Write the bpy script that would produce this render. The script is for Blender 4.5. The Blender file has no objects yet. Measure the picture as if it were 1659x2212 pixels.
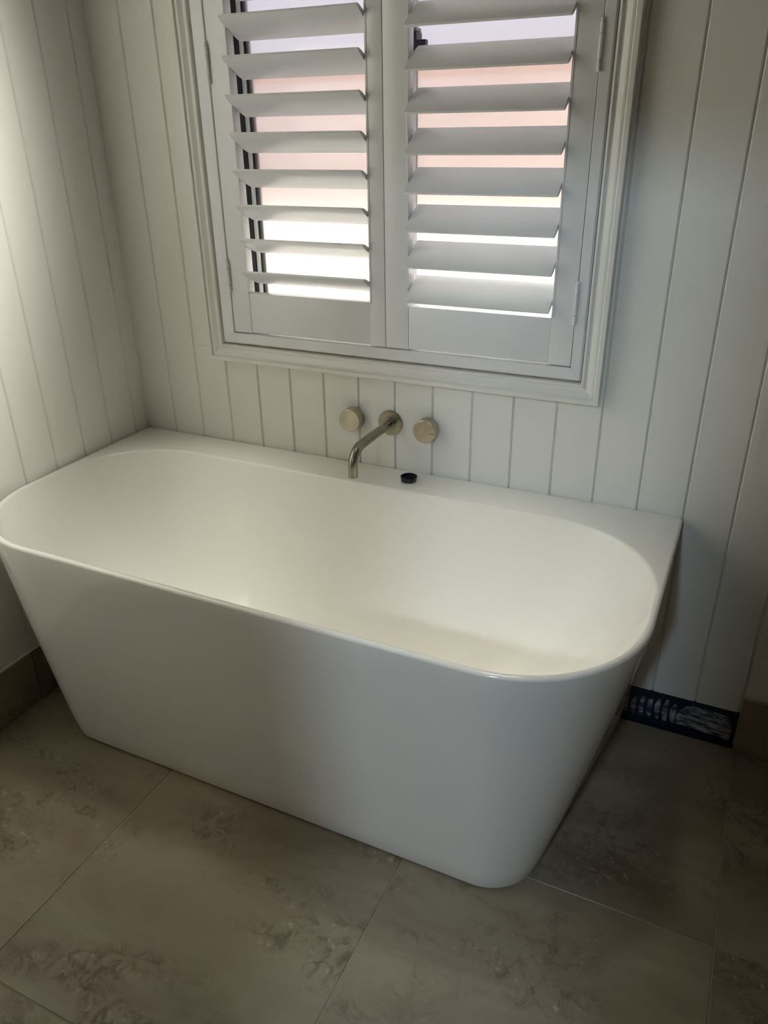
import bpy, bmesh, math, random
from mathutils import Vector, Matrix
random.seed(7)
S = bpy.context.scene
COL = S.collection

# ------------------------------------------------------------------ camera
CAM = Vector((1.5643, -1.6568, 1.3638))
yaw, pitch, roll = -0.44652, -0.459626, -0.015286
fw = Vector((math.sin(yaw)*math.cos(pitch), math.cos(yaw)*math.cos(pitch), math.sin(pitch)))
rt = fw.cross(Vector((0, 0, 1))).normalized()
up = rt.cross(fw)
r2 = rt*math.cos(roll)+up*math.sin(roll)
u2 = -rt*math.sin(roll)+up*math.cos(roll)
cam = bpy.data.cameras.new('camera')
cam.sensor_fit = 'VERTICAL'
cam.sensor_height = 36.0
cam.lens = 36.0*1664.43/2212.0
cam.clip_start = 0.02
co = bpy.data.objects.new('camera', cam)
M = Matrix((r2, u2, -fw)).transposed().to_4x4()
M.translation = CAM
co.matrix_world = M
COL.objects.link(co)
S.camera = co

# ------------------------------------------------------------------ sky, sun, added unseen fill lamps, exposure
w = bpy.data.worlds.new('sky'); S.world = w; w.use_nodes = True
bg = w.node_tree.nodes['Background']
bg.inputs['Color'].default_value = (0.78, 0.82, 1.0, 1)
bg.inputs['Strength'].default_value = 1.0
sun = bpy.data.lights.new('sun', 'SUN'); sun.energy = 34.0; sun.angle = math.radians(5)
sun.color = (1.0, 0.95, 0.78)
so = bpy.data.objects.new('sun', sun)
so.rotation_euler = Vector((0.17, -1.0, -1.5)).to_track_quat('-Z', 'Y').to_euler()
so.location = (0, 4, 5)
COL.objects.link(so)
lamp = bpy.data.lights.new('hall_fill_light', 'AREA'); lamp.shape = 'DISK'; lamp.size = 0.26  # cool fill lamp added in the unseen hall to light the tub front
lamp.energy = 54; lamp.color = (0.66, 0.83, 1.0)
lo = bpy.data.objects.new('hall_fill_light', lamp); lo.location = (1.40, -3.55, 2.37)
lo.rotation_euler = (math.radians(35), 0, 0)
COL.objects.link(lo)
def fill_spot(name, loc, aim, energy, half, blend, col, radius=0.045):
    l = bpy.data.lights.new(name, 'SPOT'); l.energy = energy; l.color = col
    l.spot_size = math.radians(2*half); l.spot_blend = blend; l.shadow_soft_size = radius
    o = bpy.data.objects.new(name, l); o.location = loc
    o.rotation_euler = (Vector(aim)-Vector(loc)).to_track_quat('-Z', 'Y').to_euler()
    COL.objects.link(o)
WARM = (1.0, 0.975, 0.86)
E_TUB, E_WALL = 110, 660
FILL_SPOTS = [((0.40, -0.40, 2.435), (0.38, -0.44, 0.3)), ((1.12, -0.40, 2.435), (1.12, -0.44, 0.3)), ((1.45, -0.52, 2.435), (0.0, -1.00, 1.50))]  # unseen spots added overhead to brighten the basin and the left wall
fill_spot('tub_fill_spot', FILL_SPOTS[0][0], FILL_SPOTS[0][1], E_TUB, 17, 1.0, WARM, 0.27)
fill_spot('tub_fill_spot', FILL_SPOTS[1][0], FILL_SPOTS[1][1], E_TUB*0.8, 17, 1.0, WARM, 0.27)
fill_spot('wall_fill_spot', FILL_SPOTS[2][0], FILL_SPOTS[2][1], E_WALL, 28, 1.0, WARM, 0.12)
S.view_settings.view_transform = 'Standard'
S.view_settings.look = 'None'
S.view_settings.exposure = 0.12
S.view_settings.gamma = 1.0
S.view_settings.use_curve_mapping = False
S.cycles.use_denoising = True
S.cycles.max_bounces = 10
S.cycles.diffuse_bounces = 6
S.cycles.glossy_bounces = 4
S.cycles.transmission_bounces = 6
S.cycles.sample_clamp_indirect = 25.0
S.cycles.caustics_reflective = False

# ------------------------------------------------------------------ materials
def mat(name, col, rough=0.5, metal=0.0, coat=0.0, spec=0.5, bump=None, mottle=None):
    m = bpy.data.materials.new(name); m.use_nodes = True
    nt = m.node_tree; b = nt.nodes['Principled BSDF']
    b.inputs['Base Color'].default_value = (*col, 1)
    b.inputs['Roughness'].default_value = rough
    b.inputs['Metallic'].default_value = metal
    b.inputs['Coat Weight'].default_value = coat
    b.inputs['Coat Roughness'].default_value = 0.04
    b.inputs['Specular IOR Level'].default_value = spec
    tc = nt.nodes.new('ShaderNodeTexCoord')
    if mottle:
        sc, amt = mottle
        n = nt.nodes.new('ShaderNodeTexNoise'); n.inputs['Scale'].default_value = sc
        n.inputs['Detail'].default_value = 5
        nt.links.new(tc.outputs['Object'], n.inputs['Vector'])
        r = nt.nodes.new('ShaderNodeValToRGB')
        r.color_ramp.elements[0].position = 0.35; r.color_ramp.elements[1].position = 0.7
        r.color_ramp.elements[0].color = (*[c*(1-amt) for c in col], 1)
        r.color_ramp.elements[1].color = (*[min(1, c*(1+amt*0.5)) for c in col], 1)
        nt.links.new(n.outputs['Fac'], r.inputs['Fac'])
        nt.links.new(r.outputs['Color'], b.inputs['Base Color'])
    if bump:
        sc, st = bump
        n = nt.nodes.new('ShaderNodeTexNoise'); n.inputs['Scale'].default_value = sc
        n.inputs['Detail'].default_value = 3
        nt.links.new(tc.outputs['Object'], n.inputs['Vector'])
        bp = nt.nodes.new('ShaderNodeBump'); bp.inputs['Strength'].default_value = st
        bp.inputs['Distance'].default_value = 0.002
        nt.links.new(n.outputs['Fac'], bp.inputs['Height'])
        nt.links.new(bp.outputs['Normal'], b.inputs['Normal'])
    return m

WALLP = mat('wall_paint', (0.76, 0.755, 0.72), 0.42, bump=(90, 0.08), mottle=(3, 0.02))
TRIMP = mat('trim_gloss_paint', (0.74, 0.735, 0.71), 0.28, bump=(60, 0.05), mottle=(4, 0.02))
SHUT = mat('shutter_paint', (0.735, 0.75, 0.77), 0.22, mottle=(5, 0.02))
ACRYL = mat('white_acrylic', (0.84, 0.825, 0.78), 0.12, coat=0.4, mottle=(2, 0.01))
CEILP = mat('ceiling_paint', (0.55, 0.53, 0.49), 0.7, mottle=(3, 0.02))
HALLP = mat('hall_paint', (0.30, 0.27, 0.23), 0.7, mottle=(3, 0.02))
GROUT = mat('grout', (0.33, 0.285, 0.22), 0.9, mottle=(40, 0.1))
CAULK = mat('caulk', (0.42, 0.34, 0.25), 0.7, mottle=(30, 0.3))
BLACKAL = mat('black_aluminium', (0.018, 0.022, 0.03), 0.35, mottle=(20, 0.1))
SILVER = mat('sunlit_white_sash', (0.75, 0.78, 0.78), 0.35, mottle=(20, 0.05))  # sunlight on the sash strip is put into this white tone
RUBBER = mat('black_rubber', (0.010, 0.012, 0.017), 0.38, mottle=(60, 0.2))
MEMB = mat('blue_membrane', (0.003, 0.009, 0.034), 0.40, bump=(140, 0.5), mottle=(60, 0.5))
BRICK = mat('neighbour_render', (0.78, 0.60, 0.56), 0.8, mottle=(3, 0.08))
CAPM = mat('orange_timber', (0.65, 0.24, 0.03), 0.7, mottle=(6, 0.2))
CONC = mat('pale_concrete', (0.34, 0.32, 0.28), 0.85, mottle=(2, 0.1))
EAVE = mat('eave_paint', (0.7, 0.7, 0.72), 0.7, mottle=(2, 0.05))
INK = mat('engraved_mark', (0.06, 0.055, 0.045), 0.6, mottle=(200, 0.2))
HINGE = mat('hinge_paint', (0.74, 0.74, 0.75), 0.22, mottle=(60, 0.05))
CHROME = mat('chrome', (0.8, 0.8, 0.8), 0.12, metal=1.0, mottle=(40, 0.05))

def nickel(k=1.0, name='brushed_nickel'):
    m = bpy.data.materials.new(name); m.use_nodes = True
    nt = m.node_tree; b = nt.nodes['Principled BSDF']
    b.inputs['Metallic'].default_value = 1.0
    tc = nt.nodes.new('ShaderNodeTexCoord')
    n = nt.nodes.new('ShaderNodeTexNoise'); n.inputs['Scale'].default_value = 38; n.inputs['Detail'].default_value = 3
    r = nt.nodes.new('ShaderNodeValToRGB')
    r.color_ramp.elements[0].position = 0.35; r.color_ramp.elements[0].color = (0.44*k, 0.40*k, 0.31*k, 1)
    r.color_ramp.elements[1].position = 0.68; r.color_ramp.elements[1].color = (0.55*k, 0.51*k, 0.41*k, 1)
    n2 = nt.nodes.new('ShaderNodeMapRange')
    n2.inputs['To Min'].default_value = 0.30; n2.inputs['To Max'].default_value = 0.30
    nt.links.new(tc.outputs['Object'], n.inputs['Vector'])
    nt.links.new(n.outputs['Fac'], r.inputs['Fac']); nt.links.new(r.outputs['Color'], b.inputs['Base Color'])
    nt.links.new(n.outputs['Fac'], n2.inputs['Value']); nt.links.new(n2.outputs['Result'], b.inputs['Roughness'])
    return m
NICK = nickel()
NICKD = nickel(0.62, 'brushed_nickel_shaded')  # darker copy of the knob nickel; dim reflections put into its colour

def travertine():
    m = bpy.data.materials.new('travertine_tile'); m.use_nodes = True
    nt = m.node_tree; L = nt.links; b = nt.nodes['Principled BSDF']
    tc = nt.nodes.new('ShaderNodeTexCoord'); oi = nt.nodes.new('ShaderNodeObjectInfo')
    mul = nt.nodes.new('ShaderNodeVectorMath'); mul.operation = 'MULTIPLY_ADD'
    L.new(oi.outputs['Random'], mul.inputs[0]); mul.inputs[1].default_value = (9, 13, 0)
    L.new(tc.outputs['Object'], mul.inputs[2])
    mp = nt.nodes.new('ShaderNodeMapping'); mp.inputs['Rotation'].default_value = (0, 0, math.radians(-38))
    mp.inputs['Scale'].default_value = (1.0, 2.6, 1.5)
    L.new(mul.outputs['Vector'], mp.inputs['Vector'])
    # broad cloudy tone
    n1 = nt.nodes.new('ShaderNodeTexNoise'); n1.inputs['Scale'].default_value = 2.2; n1.inputs['Detail'].default_value = 7
    n1.inputs['Roughness'].default_value = 0.6; n1.inputs['Distortion'].default_value = 0.6
    L.new(mp.outputs['Vector'], n1.inputs['Vector'])
    r1 = nt.nodes.new('ShaderNodeValToRGB')
    e = r1.color_ramp.elements
    e[0].position = 0.30; e[0].color = (0.185, 0.145, 0.095, 1)
    e[1].position = 0.66; e[1].color = (0.31, 0.265, 0.195, 1)
    e2 = e.new(0.48); e2.color = (0.25, 0.208, 0.148, 1)
    L.new(n1.outputs['Fac'], r1.inputs['Fac'])
    # crusty darker patches along veins
    n2 = nt.nodes.new('ShaderNodeTexNoise'); n2.inputs['Scale'].default_value = 26; n2.inputs['Detail'].default_value = 9
    n2.inputs['Roughness'].default_value = 0.72; n2.inputs['Distortion'].default_value = 1.2
    L.new(mul.outputs['Vector'], n2.inputs['Vector'])
    n3 = nt.nodes.new('ShaderNodeTexNoise'); n3.inputs['Scale'].default_value = 3.0; n3.inputs['Detail'].default_value = 3
    L.new(mp.outputs['Vector'], n3.inputs['Vector'])
    mk = nt.nodes.new('ShaderNodeMapRange'); mk.inputs['From Min'].default_value = 0.47; mk.inputs['From Max'].default_value = 0.60
    L.new(n3.outputs['Fac'], mk.inputs['Value'])
    mk2 = nt.nodes.new('ShaderNodeMapRange'); mk2.inputs['From Min'].default_value = 0.48; mk2.inputs['From Max'].default_value = 0.62
    L.new(n2.outputs['Fac'], mk2.inputs['Value'])
    pm = nt.nodes.new('ShaderNodeMath'); pm.operation = 'MULTIPLY'
    L.new(mk.outputs['Result'], pm.inputs[0]); L.new(mk2.outputs['Result'], pm.inputs[1])
    pm2 = nt.nodes.new('ShaderNodeMath'); pm2.operation = 'MULTIPLY'; pm2.inputs[1].default_value = 0.80
    L.new(pm.outputs[0], pm2.inputs[0])
    mx = nt.nodes.new('ShaderNodeMix'); mx.data_type = 'RGBA'
    L.new(pm2.outputs[0], mx.inputs['Factor']); L.new(r1.outputs['Color'], mx.inputs['A'])
    mx.inputs['B'].default_value = (0.115, 0.085, 0.05, 1)
    # small light flecks
    n4 = nt.nodes.new('ShaderNodeTexNoise'); n4.inputs['Scale'].default_value = 60; n4.inputs['Detail'].default_value = 4
    L.new(mul.outputs['Vector'], n4.inputs['Vector'])
    mk4 = nt.nodes.new('ShaderNodeMapRange'); mk4.inputs['From Min'].default_value = 0.60; mk4.inputs['From Max'].default_value = 0.74
    mk4.inputs['To Max'].default_value = 0.6
    L.new(n4.outputs['Fac'], mk4.inputs['Value'])
    f2 = nt.nodes.new('ShaderNodeMath'); f2.operation = 'MULTIPLY'
    L.new(mk4.outputs['Result'], f2.inputs[0]); L.new(mk.outputs['Result'], f2.inputs[1])
    mx2 = nt.nodes.new('ShaderNodeMix'); mx2.data_type = 'RGBA'
    L.new(f2.outputs[0], mx2.inputs['Factor']); L.new(mx.outputs['Result'], mx2.inputs['A'])
    mx2.inputs['B'].default_value = (0.50, 0.45, 0.36, 1)
    L.new(mx2.outputs['Result'], b.inputs['Base Color'])
    b.inputs['Roughness'].default_value = 0.42
    bp = nt.nodes.new('ShaderNodeBump'); bp.inputs['Strength'].default_value = 0.4; bp.inputs['Distance'].default_value = 0.0015
    L.new(pm.outputs[0], bp.inputs['Height']); L.new(bp.outputs['Normal'], b.inputs['Normal'])
    return m
TRAV = travertine()

def frosted():
    m = bpy.data.materials.new('obscure_glass'); m.use_nodes = True
    nt = m.node_tree; L = nt.links
    nt.nodes.remove(nt.nodes['Principled BSDF'])
    out = [n for n in nt.nodes if n.type == 'OUTPUT_MATERIAL'][0]
    tr = nt.nodes.new('ShaderNodeBsdfTranslucent'); tr.inputs['Color'].default_value = (0.88, 0.88, 0.90, 1)
    rf = nt.nodes.new('ShaderNodeBsdfRefraction'); rf.inputs['IOR'].default_value = 1.05
    rf.inputs['Roughness'].default_value = 0.06; rf.inputs['Color'].default_value = (0.95, 0.95, 0.95, 1)
    gl = nt.nodes.new('ShaderNodeBsdfGlossy'); gl.inputs['Roughness'].default_value = 0.2
    rs = nt.nodes.new('ShaderNodeBsdfRefraction'); rs.inputs['IOR'].default_value = 1.3
    rs.inputs['Roughness'].default_value = 0.62; rs.inputs['Color'].default_value = (0.95, 0.95, 0.95, 1)
    m0 = nt.nodes.new('ShaderNodeMixShader'); m0.inputs[0].default_value = 0.66
    L.new(rs.outputs[0], m0.inputs[1]); L.new(rf.outputs[0], m0.inputs[2])
    m1 = nt.nodes.new('ShaderNodeMixShader'); m1.inputs[0].default_value = 0.82
    m2 = nt.nodes.new('ShaderNodeMixShader'); m2.inputs[0].default_value = 0.05
    n = nt.nodes.new('ShaderNodeTexNoise'); n.inputs['Scale'].default_value = 220; n.inputs['Detail'].default_value = 3
    tc = nt.nodes.new('ShaderNodeTexCoord'); L.new(tc.outputs['Object'], n.inputs['Vector'])
    bp = nt.nodes.new('ShaderNodeBump'); bp.inputs['Strength'].default_value = 0.15; bp.inputs['Distance'].default_value = 0.001
    L.new(n.outputs['Fac'], bp.inputs['Height']); L.new(bp.outputs['Normal'], rf.inputs['Normal'])
    L.new(tr.outputs[0], m1.inputs[1]); L.new(m0.outputs[0], m1.inputs[2])
    L.new(m1.outputs[0], m2.inputs[1]); L.new(gl.outputs[0], m2.inputs[2])
    L.new(m2.outputs[0], out.inputs['Surface'])
    return m
FROST = frosted()

def adhesive_mat():
    m = mat('trowelled_adhesive', (0.30, 0.30, 0.31), 0.9, bump=(200, 0.6))
    nt = m.node_tree; b = nt.nodes['Principled BSDF']
    tc = [n for n in nt.nodes if n.type == 'TEX_COORD'][0]
    n = nt.nodes.new('ShaderNodeTexNoise'); n.inputs['Scale'].default_value = 55; n.inputs['Detail'].default_value = 8
    n.inputs['Roughness'].default_value = 0.75
    mp = nt.nodes.new('ShaderNodeMapping'); mp.inputs['Scale'].default_value = (0.6, 1, 2.0)
    nt.links.new(tc.outputs['Object'], mp.inputs['Vector']); nt.links.new(mp.outputs['Vector'], n.inputs['Vector'])
    r = nt.nodes.new('ShaderNodeValToRGB')
    r.color_ramp.elements[0].position = 0.42; r.color_ramp.elements[0].color = (0.03, 0.045, 0.09, 1)
    r.color_ramp.elements[1].position = 0.60; r.color_ramp.elements[1].color = (0.42, 0.40, 0.38, 1)
    nt.links.new(n.outputs['Fac'], r.inputs['Fac']); nt.links.new(r.outputs['Color'], b.inputs['Base Color'])
    return m
ADH = adhesive_mat()

# ------------------------------------------------------------------ helpers
def obj(name, bm, m, parent=None, smooth=None):
    me = bpy.data.meshes.new(name)
    bmesh.ops.recalc_face_normals(bm, faces=bm.faces[:])
    bm.to_mesh(me); bm.free()
    if m: me.materials.append(m)
    if smooth is not None:
        me.shade_smooth()
        me.set_sharp_from_angle(angle=math.radians(smooth))
    o = bpy.data.objects.new(name, me); COL.objects.link(o)
    if parent is not None: o.parent = parent
    return o
def struct(o): o['kind'] = 'structure'; return o
def tag(o, label, cat, group=None):
    o['label'] = label; o['category'] = cat
    if group: o['group'] = group
    return o
def empty(name, label, cat, loc=(0, 0, 0), group=None):
    o = bpy.data.objects.new(name, None); o.location = loc; o.empty_display_size = 0.05
    COL.objects.link(o); tag(o, label, cat, group); return o
def box(bm, x0, x1, y0, y1, z0, z1, bev=0.0, seg=2):
    r = bmesh.ops.create_cube(bm, size=1)
    vs = r['verts']
    for v in vs:
        v.co = Vector(((x0+x1)/2+v.co.x*(x1-x0), (y0+y1)/2+v.co.y*(y1-y0), (z0+z1)/2+v.co.z*(z1-z0)))
    if bev:
        es = list({e for v in vs for e in v.link_edges})
        bmesh.ops.bevel(bm, geom=es, offset=bev, segments=seg, affect='EDGES', profile=0.6)
    return bm
def bx(*a, **k): return box(bmesh.new(), *a, **k)
def loft(rings, closed=True, cap0=False, cap1=False, bm=None):
    bm = bm or bmesh.new()
    R = [[bm.verts.new(p) for p in r] for r in rings]
    n = len(R[0])
    for a, b in zip(R, R[1:]):
        for i in range(n if closed else n-1):
            j = (i+1) % n
            bm.faces.new((a[i], a[j], b[j], b[i]))
    if cap0: bm.faces.new(R[0])
    if cap1: bm.faces.new(R[-1])
    return bm
def lathe(prof, c, axis='z', n=48, bm=None):
    """prof: (radius, height) list, revolved about the axis through c"""
    rings = []
    for r, h in prof:
        ring = []
        for i in range(n):
            a = 2*math.pi*i/n
            if axis == 'z': ring.append((c[0]+r*math.cos(a), c[1]+r*math.sin(a), c[2]+h))
            else: ring.append((c[0]+r*math.cos(a), c[1]-h, c[2]+r*math.sin(a)))
        rings.append(ring)
    return loft(rings, True, True, True, bm)
def tube(path, r, n=32):
    rings = []
    side = Vector((1, 0, 0))
    for i, p in enumerate(path):
        t = (path[min(i+1, len(path)-1)]-path[max(i-1, 0)]).normalized()
        nrm = t.cross(side).normalized()
        rings.append([p+side*r*math.cos(2*math.pi*k/n)+nrm*r*math.sin(2*math.pi*k/n) for k in range(n)])
    return loft(rings, True, True, True)

XR, YF, ZC = 2.35, -2.05, 2.45      # right wall, front wall, ceiling
PITCH, GX, GL = 0.1, 0.1055, 0.0517
WX0, WX1, WZ0, WZ1 = 0.300, 1.275, 0.850, 2.08   # hole in the back wall

# ------------------------------------------------------------------ floor with tiles
floor = struct(obj('floor', bx(-0.12, XR+0.1, YF-0.02, 0.12, -0.10, -0.0013), GROUT))
xs = [-0.10, 0.503, 1.106, 1.709, 2.312, 2.915]; ys = [0.035, -0.570, -1.175, -1.780, -2.385]
g = 0.0012
for i in range(len(xs)-1):
    for j in range(len(ys)-1):
        x0, x1 = max(xs[i]+g, 0.0), min(xs[i+1]-g, XR); y1, y0 = min(ys[j]-g, -0.009), max(ys[j+1]+g, YF)
        if x1-x0 < 0.02: continue
        obj('tile', bx(x0, x1, y0, y1, -0.010, random.uniform(-0.0002, 0.0002), bev=0.0010, seg=1), TRAV, floor)

# ------------------------------------------------------------------ back wall: core with window hole, boards, bare membrane strip
def wall_core(x0, x1, y0, y1, z0, z1, hx0, hx1, hz0, hz1):
    bm = bmesh.new()
    box(bm, x0, hx0, y0, y1, z0, z1); box(bm, hx1, x1, y0, y1, z0, z1)
    box(bm, hx0, hx1, y0, y1, z0, hz0); box(bm, hx0, hx1, y0, y1, hz1, z1)
    return bm
wall_back = struct(obj('wall_back', wall_core(-0.14, XR+0.1, 0.0115, 0.21, -0.1, ZC, WX0, WX1, WZ0, WZ1), WALLP))
def board_profile(a, b, corner=False):
    """cross-section of one V-joint board from a to b: (along, depth) ; depth 0 is the face"""
    c = 0.0034; d = 0.0046
    if corner: return [(-0.0105, 0.011), (-0.0105, 0.0), (b-c, 0.0), (b, d), (b, 0.011)]
    return [(a, 0.011), (a, d), (a+c, 0.0), (b-c, 0.0), (b, d), (b, 0.011)]
def board_back(a, b, z0, z1):
    pr = board_profile(a+0.0002, b-0.0002, a == 0.0)
    return loft([[(x, y, z0) for x, y in pr], [(x, y, z1) for x, y in pr]], True, True, True)
def board_left(a, b, z0, z1):
    pr = board_profile(a+0.0002, b-0.0002)
    if a == 0.0: pr = [(0.0001, 0.011), (0.0001, 0.0), (b-0.0036, 0.0), (b-0.0002, 0.0046), (b-0.0002, 0.011)]
    return loft([[(-d, -x, z0) for x, d in pr], [(-d, -x, z1) for x, d in pr]], True, True, True)
edges = [0.0]+[GX+PITCH*k for k in range(0, 23)]
edges = [e for e in edges if e < XR-0.02]+[XR]
for a, b in zip(edges, edges[1:]):
    if b <= WX0 or a >= WX1:
        obj('board', board_back(a, b, 0.103, ZC), WALLP, wall_back)
    elif a < WX0:                    # boards notched round the window
        obj('board', board_back(a, b, 0.103, WZ0), WALLP, wall_back)
        obj('board', board_back(a, WX0, WZ0+0.0005, ZC), WALLP, wall_back)
    elif b > WX1:
        obj('board', board_back(a, b, 0.103, WZ0), WALLP, wall_back)
        obj('board', board_back(WX1, b, WZ0+0.0005, ZC), WALLP, wall_back)
    else:
        obj('board', board_back(a, b, 0.103, WZ0), WALLP, wall_back)
        obj('board', board_back(a, b, WZ1, ZC), WALLP, wall_back)

# blue membrane on the bare strip at the wall foot (no skirting tile yet) with a ragged upper edge
bm = bmesh.new()
N = 90; top = []; bot = []
for i in range(N+1):
    x = 1.30+(1.7075-1.30)*i/N
    top.append((x, 0.0080, 0.1015+random.uniform(-0.0010, 0.0012)))
    bot.append((x, 0.0080, -0.001))
loft([bot, top], False, bm=bm)
fb = [(x, 0.0118, z) for x, _, z in bot]; ft = [(x, 0.0118, z) for x, _, z in top]
loft([bot, fb], False, bm=bm); loft([top, ft], False, bm=bm)
mb = obj('membrane', bm, MEMB, wall_back); mb['label'] = 'bare strip of dark blue waterproofing membrane at the wall foot'
# dark membrane-coloured strip, painting the shade in the gap at the floor edge
lip = bmesh.new(); box(lip, 1.30, 1.7075, -0.0088, 0.0079, -0.0012, -0.0006)
obj('membrane', lip, MEMB, wall_back)
# trowel ridges of adhesive: vertical curved ridges on the left, smooth patch on the right
def ridge(x, z0, z1, wdt, bend):
    rings = []
    K = 8
    for k in range(K+1):
        t = k/K
        cx = x+bend*(t-0.5)**2*4*0.5
        z = z0+(z1-z0)*t
        ww = wdt*(0.55+0.45*math.sin(math.pi*min(1, max(0.08, t))))*random.uniform(0.8, 1.15)
        rings.append([(cx-ww/2, 0.0080, z), (cx-ww/4, 0.0062, z), (cx+ww/4, 0.0062, z), (cx+ww/2, 0.0080, z)])
    return loft(rings, False)
x = 1.428
for k in range(8):
    o = obj('adhesive', ridge(x, 0.016, 0.078+random.uniform(-0.006, 0.004)-max(0, 3-k)*0.003, 0.0135, 0.006), ADH, wall_back)
    if k == 0: o['label'] = 'pale grey trowelled adhesive smear'
    x += 0.0190
bm = bmesh.new()
pts = [(1.572, 0.016), (1.590, 0.014), (1.615, 0.015), (1.650, 0.010), (1.675, 0.012), (1.690, 0.006), (1.698, 0.012), (1.699, 0.035), (1.694, 0.062),
       (1.682, 0.078), (1.655, 0.082), (1.630, 0.081), (1.605, 0.083), (1.588, 0.076), (1.576, 0.060), (1.570, 0.040)]
c = (1.636, 0.044)
ring0 = [(x, 0.0079, z) for x, z in pts]; ring1 = [(x+(c[0]-x)*0.08, 0.0064, z+(c[1]-z)*0.12) for x, z in pts]
loft([ring0, ring1], True, False, True, bm)
obj('adhesive', bm, ADH, wall_back)

# ------------------------------------------------------------------ left wall
wall_left = struct(obj('wall_left', bx(-0.14, -0.0115, YF-0.1, 0.0114, -0.1, ZC), WALLP))
le = [0.0]+[GL+PITCH*k for k in range(0, 21)]
le = [e for e in le if e < -YF-0.02]+[-YF]
for a, b in zip(le, le[1:]):
    obj('board', board_left(a, b, 0.1515, ZC), WALLP, wall_left)
# ------------------------------------------------------------------ skirting tiles
bl = struct(obj('baseboard_left', bx(-0.011, 0.0015, YF, -0.0005, 0.0005, 0.1485), GROUT))
for y1, y0 in ((-0.001, -0.5655), (-0.5685, -1.1735), (-1.1765, -1.7785), (-1.7815, YF+0.001)):
    obj('tile', bx(0.0016, 0.0120, y0, y1, 0.0012, 0.150, bev=0.0010, seg=1), TRAV, bl)
# thin bead of white caulk over the skirting
obj('caulk_bead', bx(0.0001, 0.010, YF, -0.0005, 0.1502, 0.1535, bev=0.001, seg=1), TRIMP, bl)
bb = struct(obj('baseboard_back', bx(1.7105, XR, -0.0015, 0.011, 0.0005, 0.1485), GROUT))
for x0, x1 in ((1.7085, 2.3105), (2.3135, XR-0.001)):
    obj('tile', bx(x0, x1, -0.0125, -0.0016, 0.0012, 0.150, bev=0.0010, seg=1), TRAV, bb)
obj('caulk_bead', bx(1.7095, XR, -0.0100, -0.0001, 0.1502, 0.1525, bev=0.0009, seg=1), CAULK, bb)

# ------------------------------------------------------------------ rest of the room shell, behind the camera
struct(obj('ceiling', bx(-0.14, XR+0.1, YF-0.1, 0.21, ZC+0.0005, ZC+0.1), CEILP))
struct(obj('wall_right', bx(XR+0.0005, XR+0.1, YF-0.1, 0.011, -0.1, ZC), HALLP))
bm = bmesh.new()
DX0, DX1, DZ = 1.16, 1.46, 1.93  # unseen opening, its width and head shaped to bound the hall lamp's beam
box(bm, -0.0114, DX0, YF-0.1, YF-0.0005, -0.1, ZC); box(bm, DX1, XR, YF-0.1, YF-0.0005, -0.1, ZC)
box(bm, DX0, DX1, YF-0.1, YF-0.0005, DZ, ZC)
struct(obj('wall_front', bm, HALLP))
bm = bmesh.new()
box(bm, 0.2, 0.3, -4.3, YF-0.101, -0.1, ZC); box(bm, 2.5, 2.6, -4.3, YF-0.101, -0.1, ZC)
box(bm, 0.2, 2.6, -4.4, -4.301, -0.1, ZC); box(bm, 0.2, 2.6, -4.4, YF-0.101, ZC+0.001, ZC+0.1)
struct(obj('wall_hall', bm, HALLP))
struct(obj('floor_hall', bx(0.2, 2.6, -4.4, YF-0.0205, -0.2, -0.002), CONC))

# ------------------------------------------------------------------ window behind the shutters
win = struct(bpy.data.objects.new('window_1', None)); COL.objects.link(win); win.location = (0.787, 0.1, 0.88)
def wobj(name, bm, m, smooth=None):
    o = obj(name, bm, m, win, smooth); o.matrix_parent_inverse = Matrix.Translation((-0.787, -0.1, -0.88)); return o
JX0, JX1, JZ0, JZ1 = 0.345, 1.229, 0.888, 2.02
YG = 0.118
# painted jamb linings
wobj('jamb', bx(WX0+0.0005, JX0, 0.0085, 0.16, WZ0+0.0005, WZ1-0.0005), TRIMP)
wobj('jamb', bx(JX1, WX1-0.0005, 0.0085, 0.16, WZ0+0.0005, WZ1-0.0005), TRIMP)
wobj('sill', bx(JX0+0.0003, JX1-0.0003, 0.0085, 0.16, WZ0+0.0005, JZ0), TRIMP)
wobj('jamb', bx(JX0+0.0003, JX1-0.0003, 0.0085, 0.16, JZ1, WZ1-0.0005), TRIMP)
# black aluminium outer frame with tracks, sash strip whitened for the backlight on it, black gasket
def ringframe(x0, x1, z0, z1, t, y0, y1, bev=0.0008):
    bm = bmesh.new()
    box(bm, x0, x0+t, y0, y1, z0, z1, bev, 1); box(bm, x1-t, x1, y0, y1, z0, z1, bev, 1)
    box(bm, x0+t, x1-t, y0, y1, z0, z0+t, bev, 1); box(bm, x0+t, x1-t, y0, y1, z1-t, z1, bev, 1)
    return bm
fx0, fx1, fz0, fz1 = JX0+0.0006, JX1-0.0006, JZ0+0.0006, JZ1-0.0006
wobj('window_frame', ringframe(fx0, fx1, fz0, fz1, 0.016, 0.098, 0.150), BLACKAL)
for yy in (0.0935, ):
    wobj('track', ringframe(fx0+0.004, fx1-0.004, fz0+0.004, fz1-0.004, 0.0022, yy, 0.0979, 0.0003), mat('track_grey', (0.10, 0.11, 0.12), 0.3, mottle=(30, 0.1)))
sx0, sx1, sz0, sz1 = fx0+0.0165, fx1-0.0165, fz0+0.0165, fz1-0.0165
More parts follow.
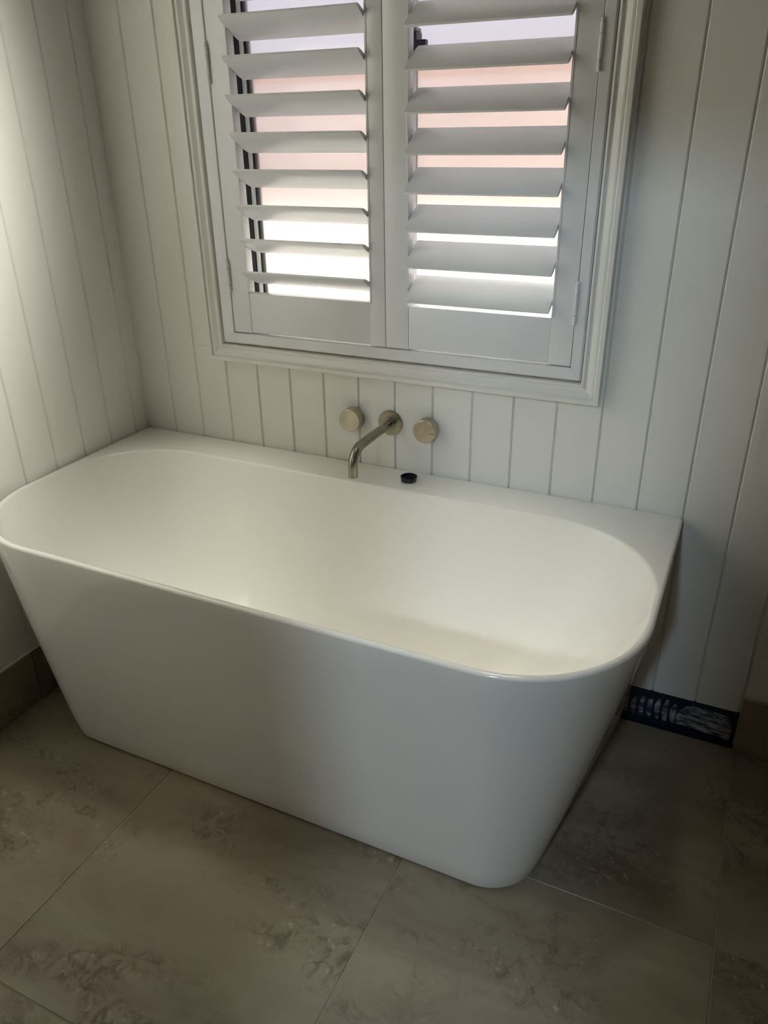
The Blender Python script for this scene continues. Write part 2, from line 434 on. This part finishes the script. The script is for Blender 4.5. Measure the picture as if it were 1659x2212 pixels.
for (a, b, yo) in ((sx0, 0.782, 0.0), (0.792, sx1, 0.0)):
    wobj('sash', ringframe(a, b, sz0, sz1, 0.0095, 0.104+yo, 0.136+yo), SILVER)
    wobj('gasket', ringframe(a+0.0097, b-0.0097, sz0+0.0097, sz1-0.0097, 0.0065, 0.110+yo, 0.130+yo), RUBBER)
    wobj('pane', bx(a+0.015, b-0.015, YG, YG+0.004, sz0+0.015, sz1-0.015), FROST)
wobj('meeting_stile', bx(0.742, 0.8155, 0.096, 0.1035, sz0+0.001, sz1-0.001, bev=0.001, seg=1), SILVER)  # whitened to draw the line of light between the panels
# sash latch
bm = bmesh.new()
box(bm, 0.808, 0.832, 0.062, 0.0955, 1.497, 1.5475, bev=0.003)
box(bm, 0.826, 0.8545, 0.058, 0.074, 1.508, 1.532, bev=0.003)
box(bm, 0.816, 0.836, 0.066, 0.090, 1.478, 1.500, bev=0.003)
la = wobj('latch', bm, BLACKAL, 40); la['label'] = 'small black window latch seen between the shutter blades'
# insect-dark strip: grey weather strip cap above latch
wobj('latch_cap', bx(0.812, 0.830, 0.066, 0.094, 1.5478, 1.5545, bev=0.001, seg=1), mat('grey_plastic', (0.25, 0.29, 0.28), 0.5, mottle=(30, 0.1)))

# ------------------------------------------------------------------ architrave: four mitred lengths
arch = struct(bpy.data.objects.new('trim_1', None)); COL.objects.link(arch); arch.location = (0.787, 0, 0.84)
AX0, AX1, AZ0, AZ1 = 0.2755, 1.2985, 0.8245, 2.106
prof = [(0.0, -0.0003), (0.0, 0.0275), (0.0012, 0.0285), (0.0095, 0.0285), (0.0105, 0.0275), (0.0112, 0.0232), (0.0130, 0.0228), (0.0155, 0.0238),
        (0.0185, 0.0236), (0.0220, 0.0214), (0.0260, 0.0186), (0.0300, 0.0172), (0.0330, 0.0176), (0.0350, 0.0200),
        (0.0375, 0.0214), (0.0400, 0.0208), (0.0420, 0.0185), (0.0430, 0.0150), (0.0430, -0.0003)]
def corner(d, p, s):
    x = AX0+d if s[0] < 0 else AX1-d
    z = AZ0+d if s[1] < 0 else AZ1-d
    return (x, -p, z)
for s1, s2 in (((-1, -1), (1, -1)), ((1, -1), (1, 1)), ((1, 1), (-1, 1)), ((-1, 1), (-1, -1))):
    o = obj('architrave', loft([[corner(d, p, s1) for d, p in prof], [corner(d, p, s2) for d, p in prof]], True, True, True), TRIMP, arch, 25)
    o.matrix_parent_inverse = Matrix.Translation((-0.787, 0, -0.84))
# grubby line of filler between architrave and shutter frame
def rect_ring(x0, x1, z0, z1, t, y0, y1):
    bm = bmesh.new()
    box(bm, x0, x0+t, y0, y1, z0, z1); box(bm, x1-t, x1, y0, y1, z0, z1)
    box(bm, x0+t, x1-t, y0, y1, z0, z0+t); box(bm, x0+t, x1-t, y0, y1, z1-t, z1)
    return bm
o = obj('caulk_bead', rect_ring(0.3188, 1.2552, 0.8678, 2.0627, 0.0052, -0.0095, -0.0003), CAULK, arch)
o.matrix_parent_inverse = Matrix.Translation((-0.787, 0, -0.84)); o['label'] = 'brownish unpainted filler line round the shutter frame'

# ------------------------------------------------------------------ plantation shutters
PX0, PX1, PZ0, PZ1 = 0.3605, 1.2310, 0.9010, 2.030     # opening inside the shutter frame
PY0, PY1 = -0.0200, 0.0070
sf = empty('plantation_shutter', 'white plantation shutter of two louvred panels hinged in a mitred frame over the window', 'shutter', (0.796, 0, 0.87))
def place(o, par):
    o.parent = par; o.matrix_parent_inverse = Matrix.Translation(-par.location); return o
fprof = [(0.0, 0.0005), (0.0, 0.0175), (0.0012, 0.0190), (0.0030, 0.0190), (0.0038, 0.0215), (0.0060, 0.0222), (0.0345, 0.0222), (0.0360, 0.0210), (0.0360, -0.0080), (0.0, -0.0080)]
FX0, FX1, FZ0, FZ1 = PX0-0.0363, PX1+0.0240, PZ0-0.0278, PZ1+0.0270
def fcorner(d, p, s):
    wl, wr, wz, wt = 0.0360, 0.0237, 0.0275, 0.0267
    k = d/0.0360
    x = FX0+k*wl if s[0] < 0 else FX1-k*wr
    z = FZ0+k*wz if s[1] < 0 else FZ1-k*wt
    return (x, -p, z)
for s1, s2 in (((-1, -1), (1, -1)), ((1, -1), (1, 1)), ((1, 1), (-1, 1)), ((-1, 1), (-1, -1))):
    a = [fcorner(d, p, s1) for d, p in fprof]; b = [fcorner(d, p, s2) for d, p in fprof]
    # a hair's gap at each mitre
    A = [Vector(p) for p in a]; B = [Vector(p) for p in b]
    dv = (B[0]-A[0]).normalized()*0.00025
    place(obj('frame_rail', loft([[p+dv for p in A], [p-dv for p in B]], True, True, True), SHUT, None), sf)

ZS = [1.0405+0.0755*k for k in range(13)]
def blade_bm(x0, x1, zc, tilt):
    """tilt > 0: room edge up. elliptical section 89 mm wide with squared edges"""
    yc = -0.0065; h = 0.0445
    up_, dn = [], []
    for k in range(9):
        t = -1+2*k/8
        th = 0.0022+0.0034*math.sqrt(max(0, 1-t*t))
        up_.append((t*h, th)); dn.append((t*h, -th))
    sec = up_+dn[::-1]
    ct, st = math.cos(tilt), math.sin(tilt)
    def P(x, a, b):   # a along chord (towards outside), b normal
        return (x, yc+a*ct+b*st, zc-a*st+b*ct)
    bm = loft([[P(x0, a, b) for a, b in sec], [P(x1, a, b) for a, b in sec]], True, True, True)
    return bm
def panel(label, x0, x1, ox0, ox1, tilt, hinge_x, hz, jit):
    t = bpy.data.objects.new('shutter_panel', None); t.empty_display_size = 0.05; t['label'] = label
    t.location = ((x0+x1)/2, PY0, PZ0); COL.objects.link(t)
    t.parent = sf; t.matrix_parent_inverse = Matrix.Translation(-sf.location)
    zb, zt = 1.003, 1.983+0.0
    g2 = 0.0004
    def stile(a, b, inner):
        bm = bx(a, b, PY0, PY1, PZ0+0.0028, PZ1-0.003, bev=0.0009, seg=2)
        place(obj('stile', bm, SHUT, None, 35), t)
        # small bead along the inner edge
        bb_ = bx(inner-0.0045 if inner > a+1e-4 else inner, inner if inner > a+1e-4 else inner+0.0045, PY0-0.0012, PY0+0.0001, zb, PZ1-0.05, bev=0.0005, seg=1)
        place(obj('bead', bb_, SHUT, None), t)
    stile(x0, ox0, ox0); stile(ox1, x1, ox1)
    place(obj('rail', bx(ox0+g2, ox1-g2, PY0+0.0010, PY1, PZ0+0.0045, zb, bev=0.0009), SHUT, None, 35), t)
    place(obj('rail', bx(ox0+g2, ox1-g2, PY0+0.0010, PY1, zt, PZ1-0.003, bev=0.0009), SHUT, None, 35), t)
    for i, z in enumerate(ZS):
        if z > zt-0.03: continue
        tl = tilt+(math.radians(random.uniform(-0.8, 0.8)) if jit else 0)
        lv = place(obj('louvre', blade_bm(ox0+0.0014, ox1-0.0014, z, tl), SHUT, None, 35), t)
    for z0, z1 in hz:
        r = 0.0041; zz = z0; L = z1-z0
        for k, (a, b) in enumerate(((0.0, 0.24), (0.245, 0.755), (0.76, 1.0))):
            p = lathe([(r*0.75, a*L), (r, a*L+0.0012), (r, b*L-0.0012), (r*0.75, b*L)], (hinge_x, PY0-0.0042, z0), 'z', 16)
            h = place(obj('hinge', p, HINGE, None, 35), t)
        p = lathe([(r*0.5, L), (r*0.85, L+0.0015), (r*0.6, L+0.005), (0.0003, L+0.0062)], (hinge_x, PY0-0.0042, z0), 'z', 16)
        place(obj('hinge_cap', p, HINGE, None, 35), t)
    return t
panel('left louvred shutter panel, blades tilted with their room edges raised', 0.3622, 0.7910, 0.4153, 0.7525, math.radians(26.5),
      0.3612, ((1.003, 1.080), (1.463, 1.540)), True)
panel('right louvred shutter panel, blades tilted with their room edges lowered', 0.7930, 1.2297, 0.8500, 1.1802, math.radians(-31.7),
      1.2303, ((0.993, 1.076), (1.455, 1.534)), True)

# ------------------------------------------------------------------ bathtub
H = 0.5887
def outline(x0, x1, y0, y1, x0b, x1b, rf, rb, z, nc=14, ns=10):
    """closed loop, counter-clockwise from the back-left; front edge y0 (near), back edge y1; back width may differ (x0b,x1b)"""
    C = [Vector((x0b, y1)), Vector((x0, y0)), Vector((x1, y0)), Vector((x1b, y1))]
    Rr = [rb, rf, rf, rb]
    pts = []
    arcs = []
    for i in range(4):
        p = C[i]; a = (C[i-1]-p).normalized(); b = (C[(i+1) % 4]-p).normalized()
        ang = a.angle(b); d = Rr[i]/math.tan(ang/2)
        cen = p+(a+b).normalized()*(Rr[i]/math.sin(ang/2))
        s = p+a*d; e = p+b*d
        va, vb = s-cen, e-cen
        tot = va.angle(vb)
        arc = []
        for k in range(nc+1):
            t = k/nc
            q = (va*math.sin((1-t)*tot)+vb*math.sin(t*tot))/math.sin(tot)
            arc.append(cen+q)
        arcs.append(arc)
    for i in range(4):
        pts += arcs[i]
        a = arcs[i][-1]; b = arcs[(i+1) % 4][0]
        for k in range(1, ns): pts.append(a.lerp(b, k/ns))
    return [(p.x, p.y, z) for p in pts]
def lerp(a, b, t): return a+(b-a)*t
bm_r = []
zt_, zb_ = H-0.007, 0.012
def outer(t, inset=0.0, z=None):
    """t 0 at the floor, 1 at the rim"""
    return outline(lerp(0.158, 0.0045, t)+inset, lerp(1.352, 1.5075, t)-inset, lerp(-0.640, -0.7075, t)+inset, -0.0025-inset,
                   lerp(0.062, 0.0045, t)+inset, lerp(1.447, 1.5075, t)-inset,
                   max(0.02, lerp(0.112, 0.252, t)-inset), max(0.004, 0.014-inset*0.5), z)
tub = empty('bathtub', 'glossy white back-to-wall bathtub with rounded front corners on tiled floor', 'bathtub', (0.756, -0.355, 0.0))
rings = []
rings.append(outer(0.0, 0.030, 0.0015)); rings.append(outer(0.0, 0.016, 0.0018)); rings.append(outer(0.0, 0.0075, 0.0035)); rings.append(outer(0.0, 0.0025, 0.0075))
rings.append(outer(0.0, 0.0, 0.0130))
for k in range(1, 15):
    t = k/14
    rings.append(outer(t, 0.0, lerp(0.0130, zt_, t)))
for a in (15, 35, 55, 75, 90):
    rings.append(outer(1.0, 0.0068*(1-math.cos(math.radians(a))), zt_+0.007*math.sin(math.radians(a))))
# deck towards the basin edge
def inner(ins, z, rr=0.2415):
    return outline(0.0150+ins, 1.4970-ins, -0.6970+ins, -0.1185-ins, 0.0150+ins, 1.4970-ins, rr-ins*0.6, rr-ins*0.6, z)
rings.append(inner(-0.0025, H-0.0001))
for a in (15, 35, 60, 80):
    rings.append(inner(-0.0025+0.0065*math.sin(math.radians(a)), H-0.0001-0.0065*(1-math.cos(math.radians(a)))))
# basin: steep walls flowing into a dished floor
B0 = (0.0192, 1.4928, -0.6928, -0.1227, 0.239); B1 = (0.40, 1.11, -0.490, -0.300, 0.090)
z0_, z1_ = H-0.008, 0.150
for k in range(1, 25):
    a = k/24*math.pi/2
    n_ = 0.55
    gx = 1-math.cos(a)**(2*0.52)      # horizontal travel
    dz = math.sin(a)**(2*0.62)        # vertical travel
    gx = 0.34*dz+0.66*gx
    p = [lerp(B0[i], B1[i], gx) for i in range(5)]
    rings.append(outline(p[0], p[1], p[2], p[3], p[0], p[1], p[4], p[4], lerp(z0_, z1_, dz)))
cx, cy = 0.755, -0.395
last = rings[-1]
for f in (0.6, 0.25, 0.06):
    rings.append([(cx+(x-cx)*f, cy+(y-cy)*f, z1_-0.004*(1-f)) for x, y, z in last])
bm = loft(rings, True, True, True)
place(obj('tub_shell', bm, ACRYL, None, 60), tub)
w_ = lathe([(0.034, 0.0), (0.034, 0.003), (0.030, 0.006), (0.012, 0.0068), (0.001, 0.007)], (cx, cy, z1_-0.0038), 'z', 32)
place(obj('waste_fitting', w_, CHROME, None, 40), tub)
# dark silicone line between tub and walls
def sil(a, b):
    return bx(*a, *b)
o = obj('silicone_bead', bx(0.006, 1.500, -0.0024, -0.0001, H-0.009, H-0.0045), mat('dark_grey_silicone', (0.12, 0.11, 0.09), 0.6, mottle=(40, 0.1)), None); place(o, tub)

# ------------------------------------------------------------------ taps and spout
def knob(cx_, cz, label):
    t = empty('tap_handle', label, 'tap', (cx_, 0.0, cz), 'pair of round wall tap handles')
    r = 0.0288; d = 0.0300
    body = lathe([(r-0.0010, -0.0001), (r, 0.0010), (r, d-0.0016), (r-0.0004, d-0.0006), (r-0.0014, d), (0.0002, d)], (cx_, 0, cz), 'y', 64)
    place(obj('knob', body, NICK, None, 30), t)
    return t
knob(0.6915, 0.7095, 'round brushed nickel tap handle left of the spout')
kr = knob(0.8955, 0.7085, 'round brushed nickel tap handle right of the spout, engraved COLD')
cu = bpy.data.curves.new('engraving', 'FONT'); cu.body = 'COLD'; cu.size = 0.0047; cu.align_x = 'RIGHT'; cu.extrude = 0.00012
cu.offset = 0.00012
tmp = bpy.data.objects.new('tmp', cu); COL.objects.link(tmp)
bpy.context.view_layer.update()
me = bpy.data.meshes.new_from_object(tmp.evaluated_get(bpy.context.evaluated_depsgraph_get()))
bpy.data.objects.remove(tmp)
me.materials.append(INK)
me.transform(Matrix.Translation((0.8955+0.0272, -0.03006, 0.7085-0.0042)) @ Matrix.Rotation(math.pi/2, 4, 'X'))
eo = bpy.data.objects.new('engraving', me); COL.objects.link(eo); place(eo, kr)

sp = empty('bath_spout', 'bent brushed nickel bath spout on a round wall flange', 'spout', (0.7935, 0.0, 0.709))
fl = lathe([(0.0315, -0.0001), (0.0322, 0.0008), (0.0322, 0.0050), (0.0316, 0.0060), (0.0150, 0.0062), (0.0150, 0.0110), (0.0142, 0.0120), (0.0003, 0.0120)], (0.7935, 0, 0.709), 'y', 56)
place(obj('flange', fl, NICKD, None, 30), sp)
path = [Vector((0.7935, -0.004, 0.709)), Vector((0.7935, -0.05, 0.709)), Vector((0.7935, -0.10, 0.709)), Vector((0.7935, -0.160, 0.709))]
RB = 0.042
for k in range(1, 17):
    a = k/16*math.pi/2
    path.append(Vector((0.7935, -0.168-RB*math.sin(a), 0.709-RB*(1-math.cos(a)))))
path.append(Vector((0.7935, -0.210, 0.6620))); path.append(Vector((0.7935, -0.210, 0.6450)))
place(obj('pipe', tube(path, 0.0112), NICKD, None, 40), sp)

# ------------------------------------------------------------------ rubber plug standing on the tub deck
pc = (0.8705, -0.0630, H)
pl = empty('bath_plug', 'small black rubber bath plug standing on the tub deck below the right tap handle', 'plug', pc)
cup = lathe([(0.0170, 0.0001), (0.0178, 0.0006), (0.0190, 0.0060), (0.0205, 0.0115), (0.0207, 0.0128), (0.0200, 0.0132), (0.0185, 0.0124), (0.0176, 0.0060), (0.0170, 0.0032), (0.0003, 0.0030)], pc, 'z', 48)
place(obj('cup', cup, RUBBER, None, 35), pl)
bm = bmesh.new()
rr_ = []
for k in range(13):
    t = -1+2*k/12
    hh = 0.0031+0.0078*math.sqrt(max(0.0, 1-t*t*0.97))
    xx = t*0.0166
    ca, sa = math.cos(math.radians(38)), math.sin(math.radians(38))
    def q(u, v, z): return (pc[0]+u*ca-v*sa, pc[1]+u*sa+v*ca, pc[2]+z)
    rr_.append([q(xx, -0.0019, 0.0030), q(xx, 0.0019, 0.0030), q(xx, 0.0014, hh), q(xx, -0.0014, hh)])
loft(rr_, True, True, True, bm)
place(obj('grip', bm, RUBBER, None, 50), pl)

# ------------------------------------------------------------------ unseen hall lamp, added for the cool light on the tub front
hl = empty('added_fill_lamp', 'round cool white fill lamp, added unseen in the hall behind the camera', 'lamp', (1.40, -3.55, ZC))
ho = lathe([(0.15, -0.07), (0.15, 0.0)], (1.40, -3.55, ZC), 'z', 32)
place(obj('fill_lamp_housing', ho, EAVE, None, 40), hl)

for (loc, aim), rr, lab in zip(FILL_SPOTS, (0.29, 0.29, 0.14), ('broad round fill lamp, added unseen above the left half of the bathtub', 'broad round fill lamp, added unseen above the right half of the bathtub', 'small round fill lamp, added unseen and turned towards the left wall')):
    d_ = empty('added_fill_lamp', lab, 'lamp', (loc[0], loc[1], ZC))  # ceiling ring for each added fill lamp
    ring = lathe([(rr+0.010, -0.0002), (rr+0.012, -0.003), (rr+0.008, -0.006), (rr+0.002, -0.004), (rr, -0.0002)], (loc[0], loc[1], ZC), 'z', 40)
    place(obj('fill_lamp_ring', ring, EAVE, None, 40), d_)

# ------------------------------------------------------------------ outside: eave, paving, neighbour fence
struct(obj('eave', bx(-1.5, 4.0, 0.215, 0.86, 2.28, 2.40), EAVE))
struct(obj('ground', bx(-6, 8, 0.215, 9.0, -0.45, -0.35), CONC))
fe = empty('boundary_wall', 'pinkish rendered boundary wall with orange capping beyond the obscure glass', 'wall', (0, 2.5, -0.35))
place(obj('wall_body', bx(-6, 8, 2.50, 2.62, -0.3499, 1.605), BRICK, None), fe)
place(obj('capping', bx(-6, 8, 2.46, 2.66, 1.6055, 1.655, bev=0.004), CAPM, None), fe)
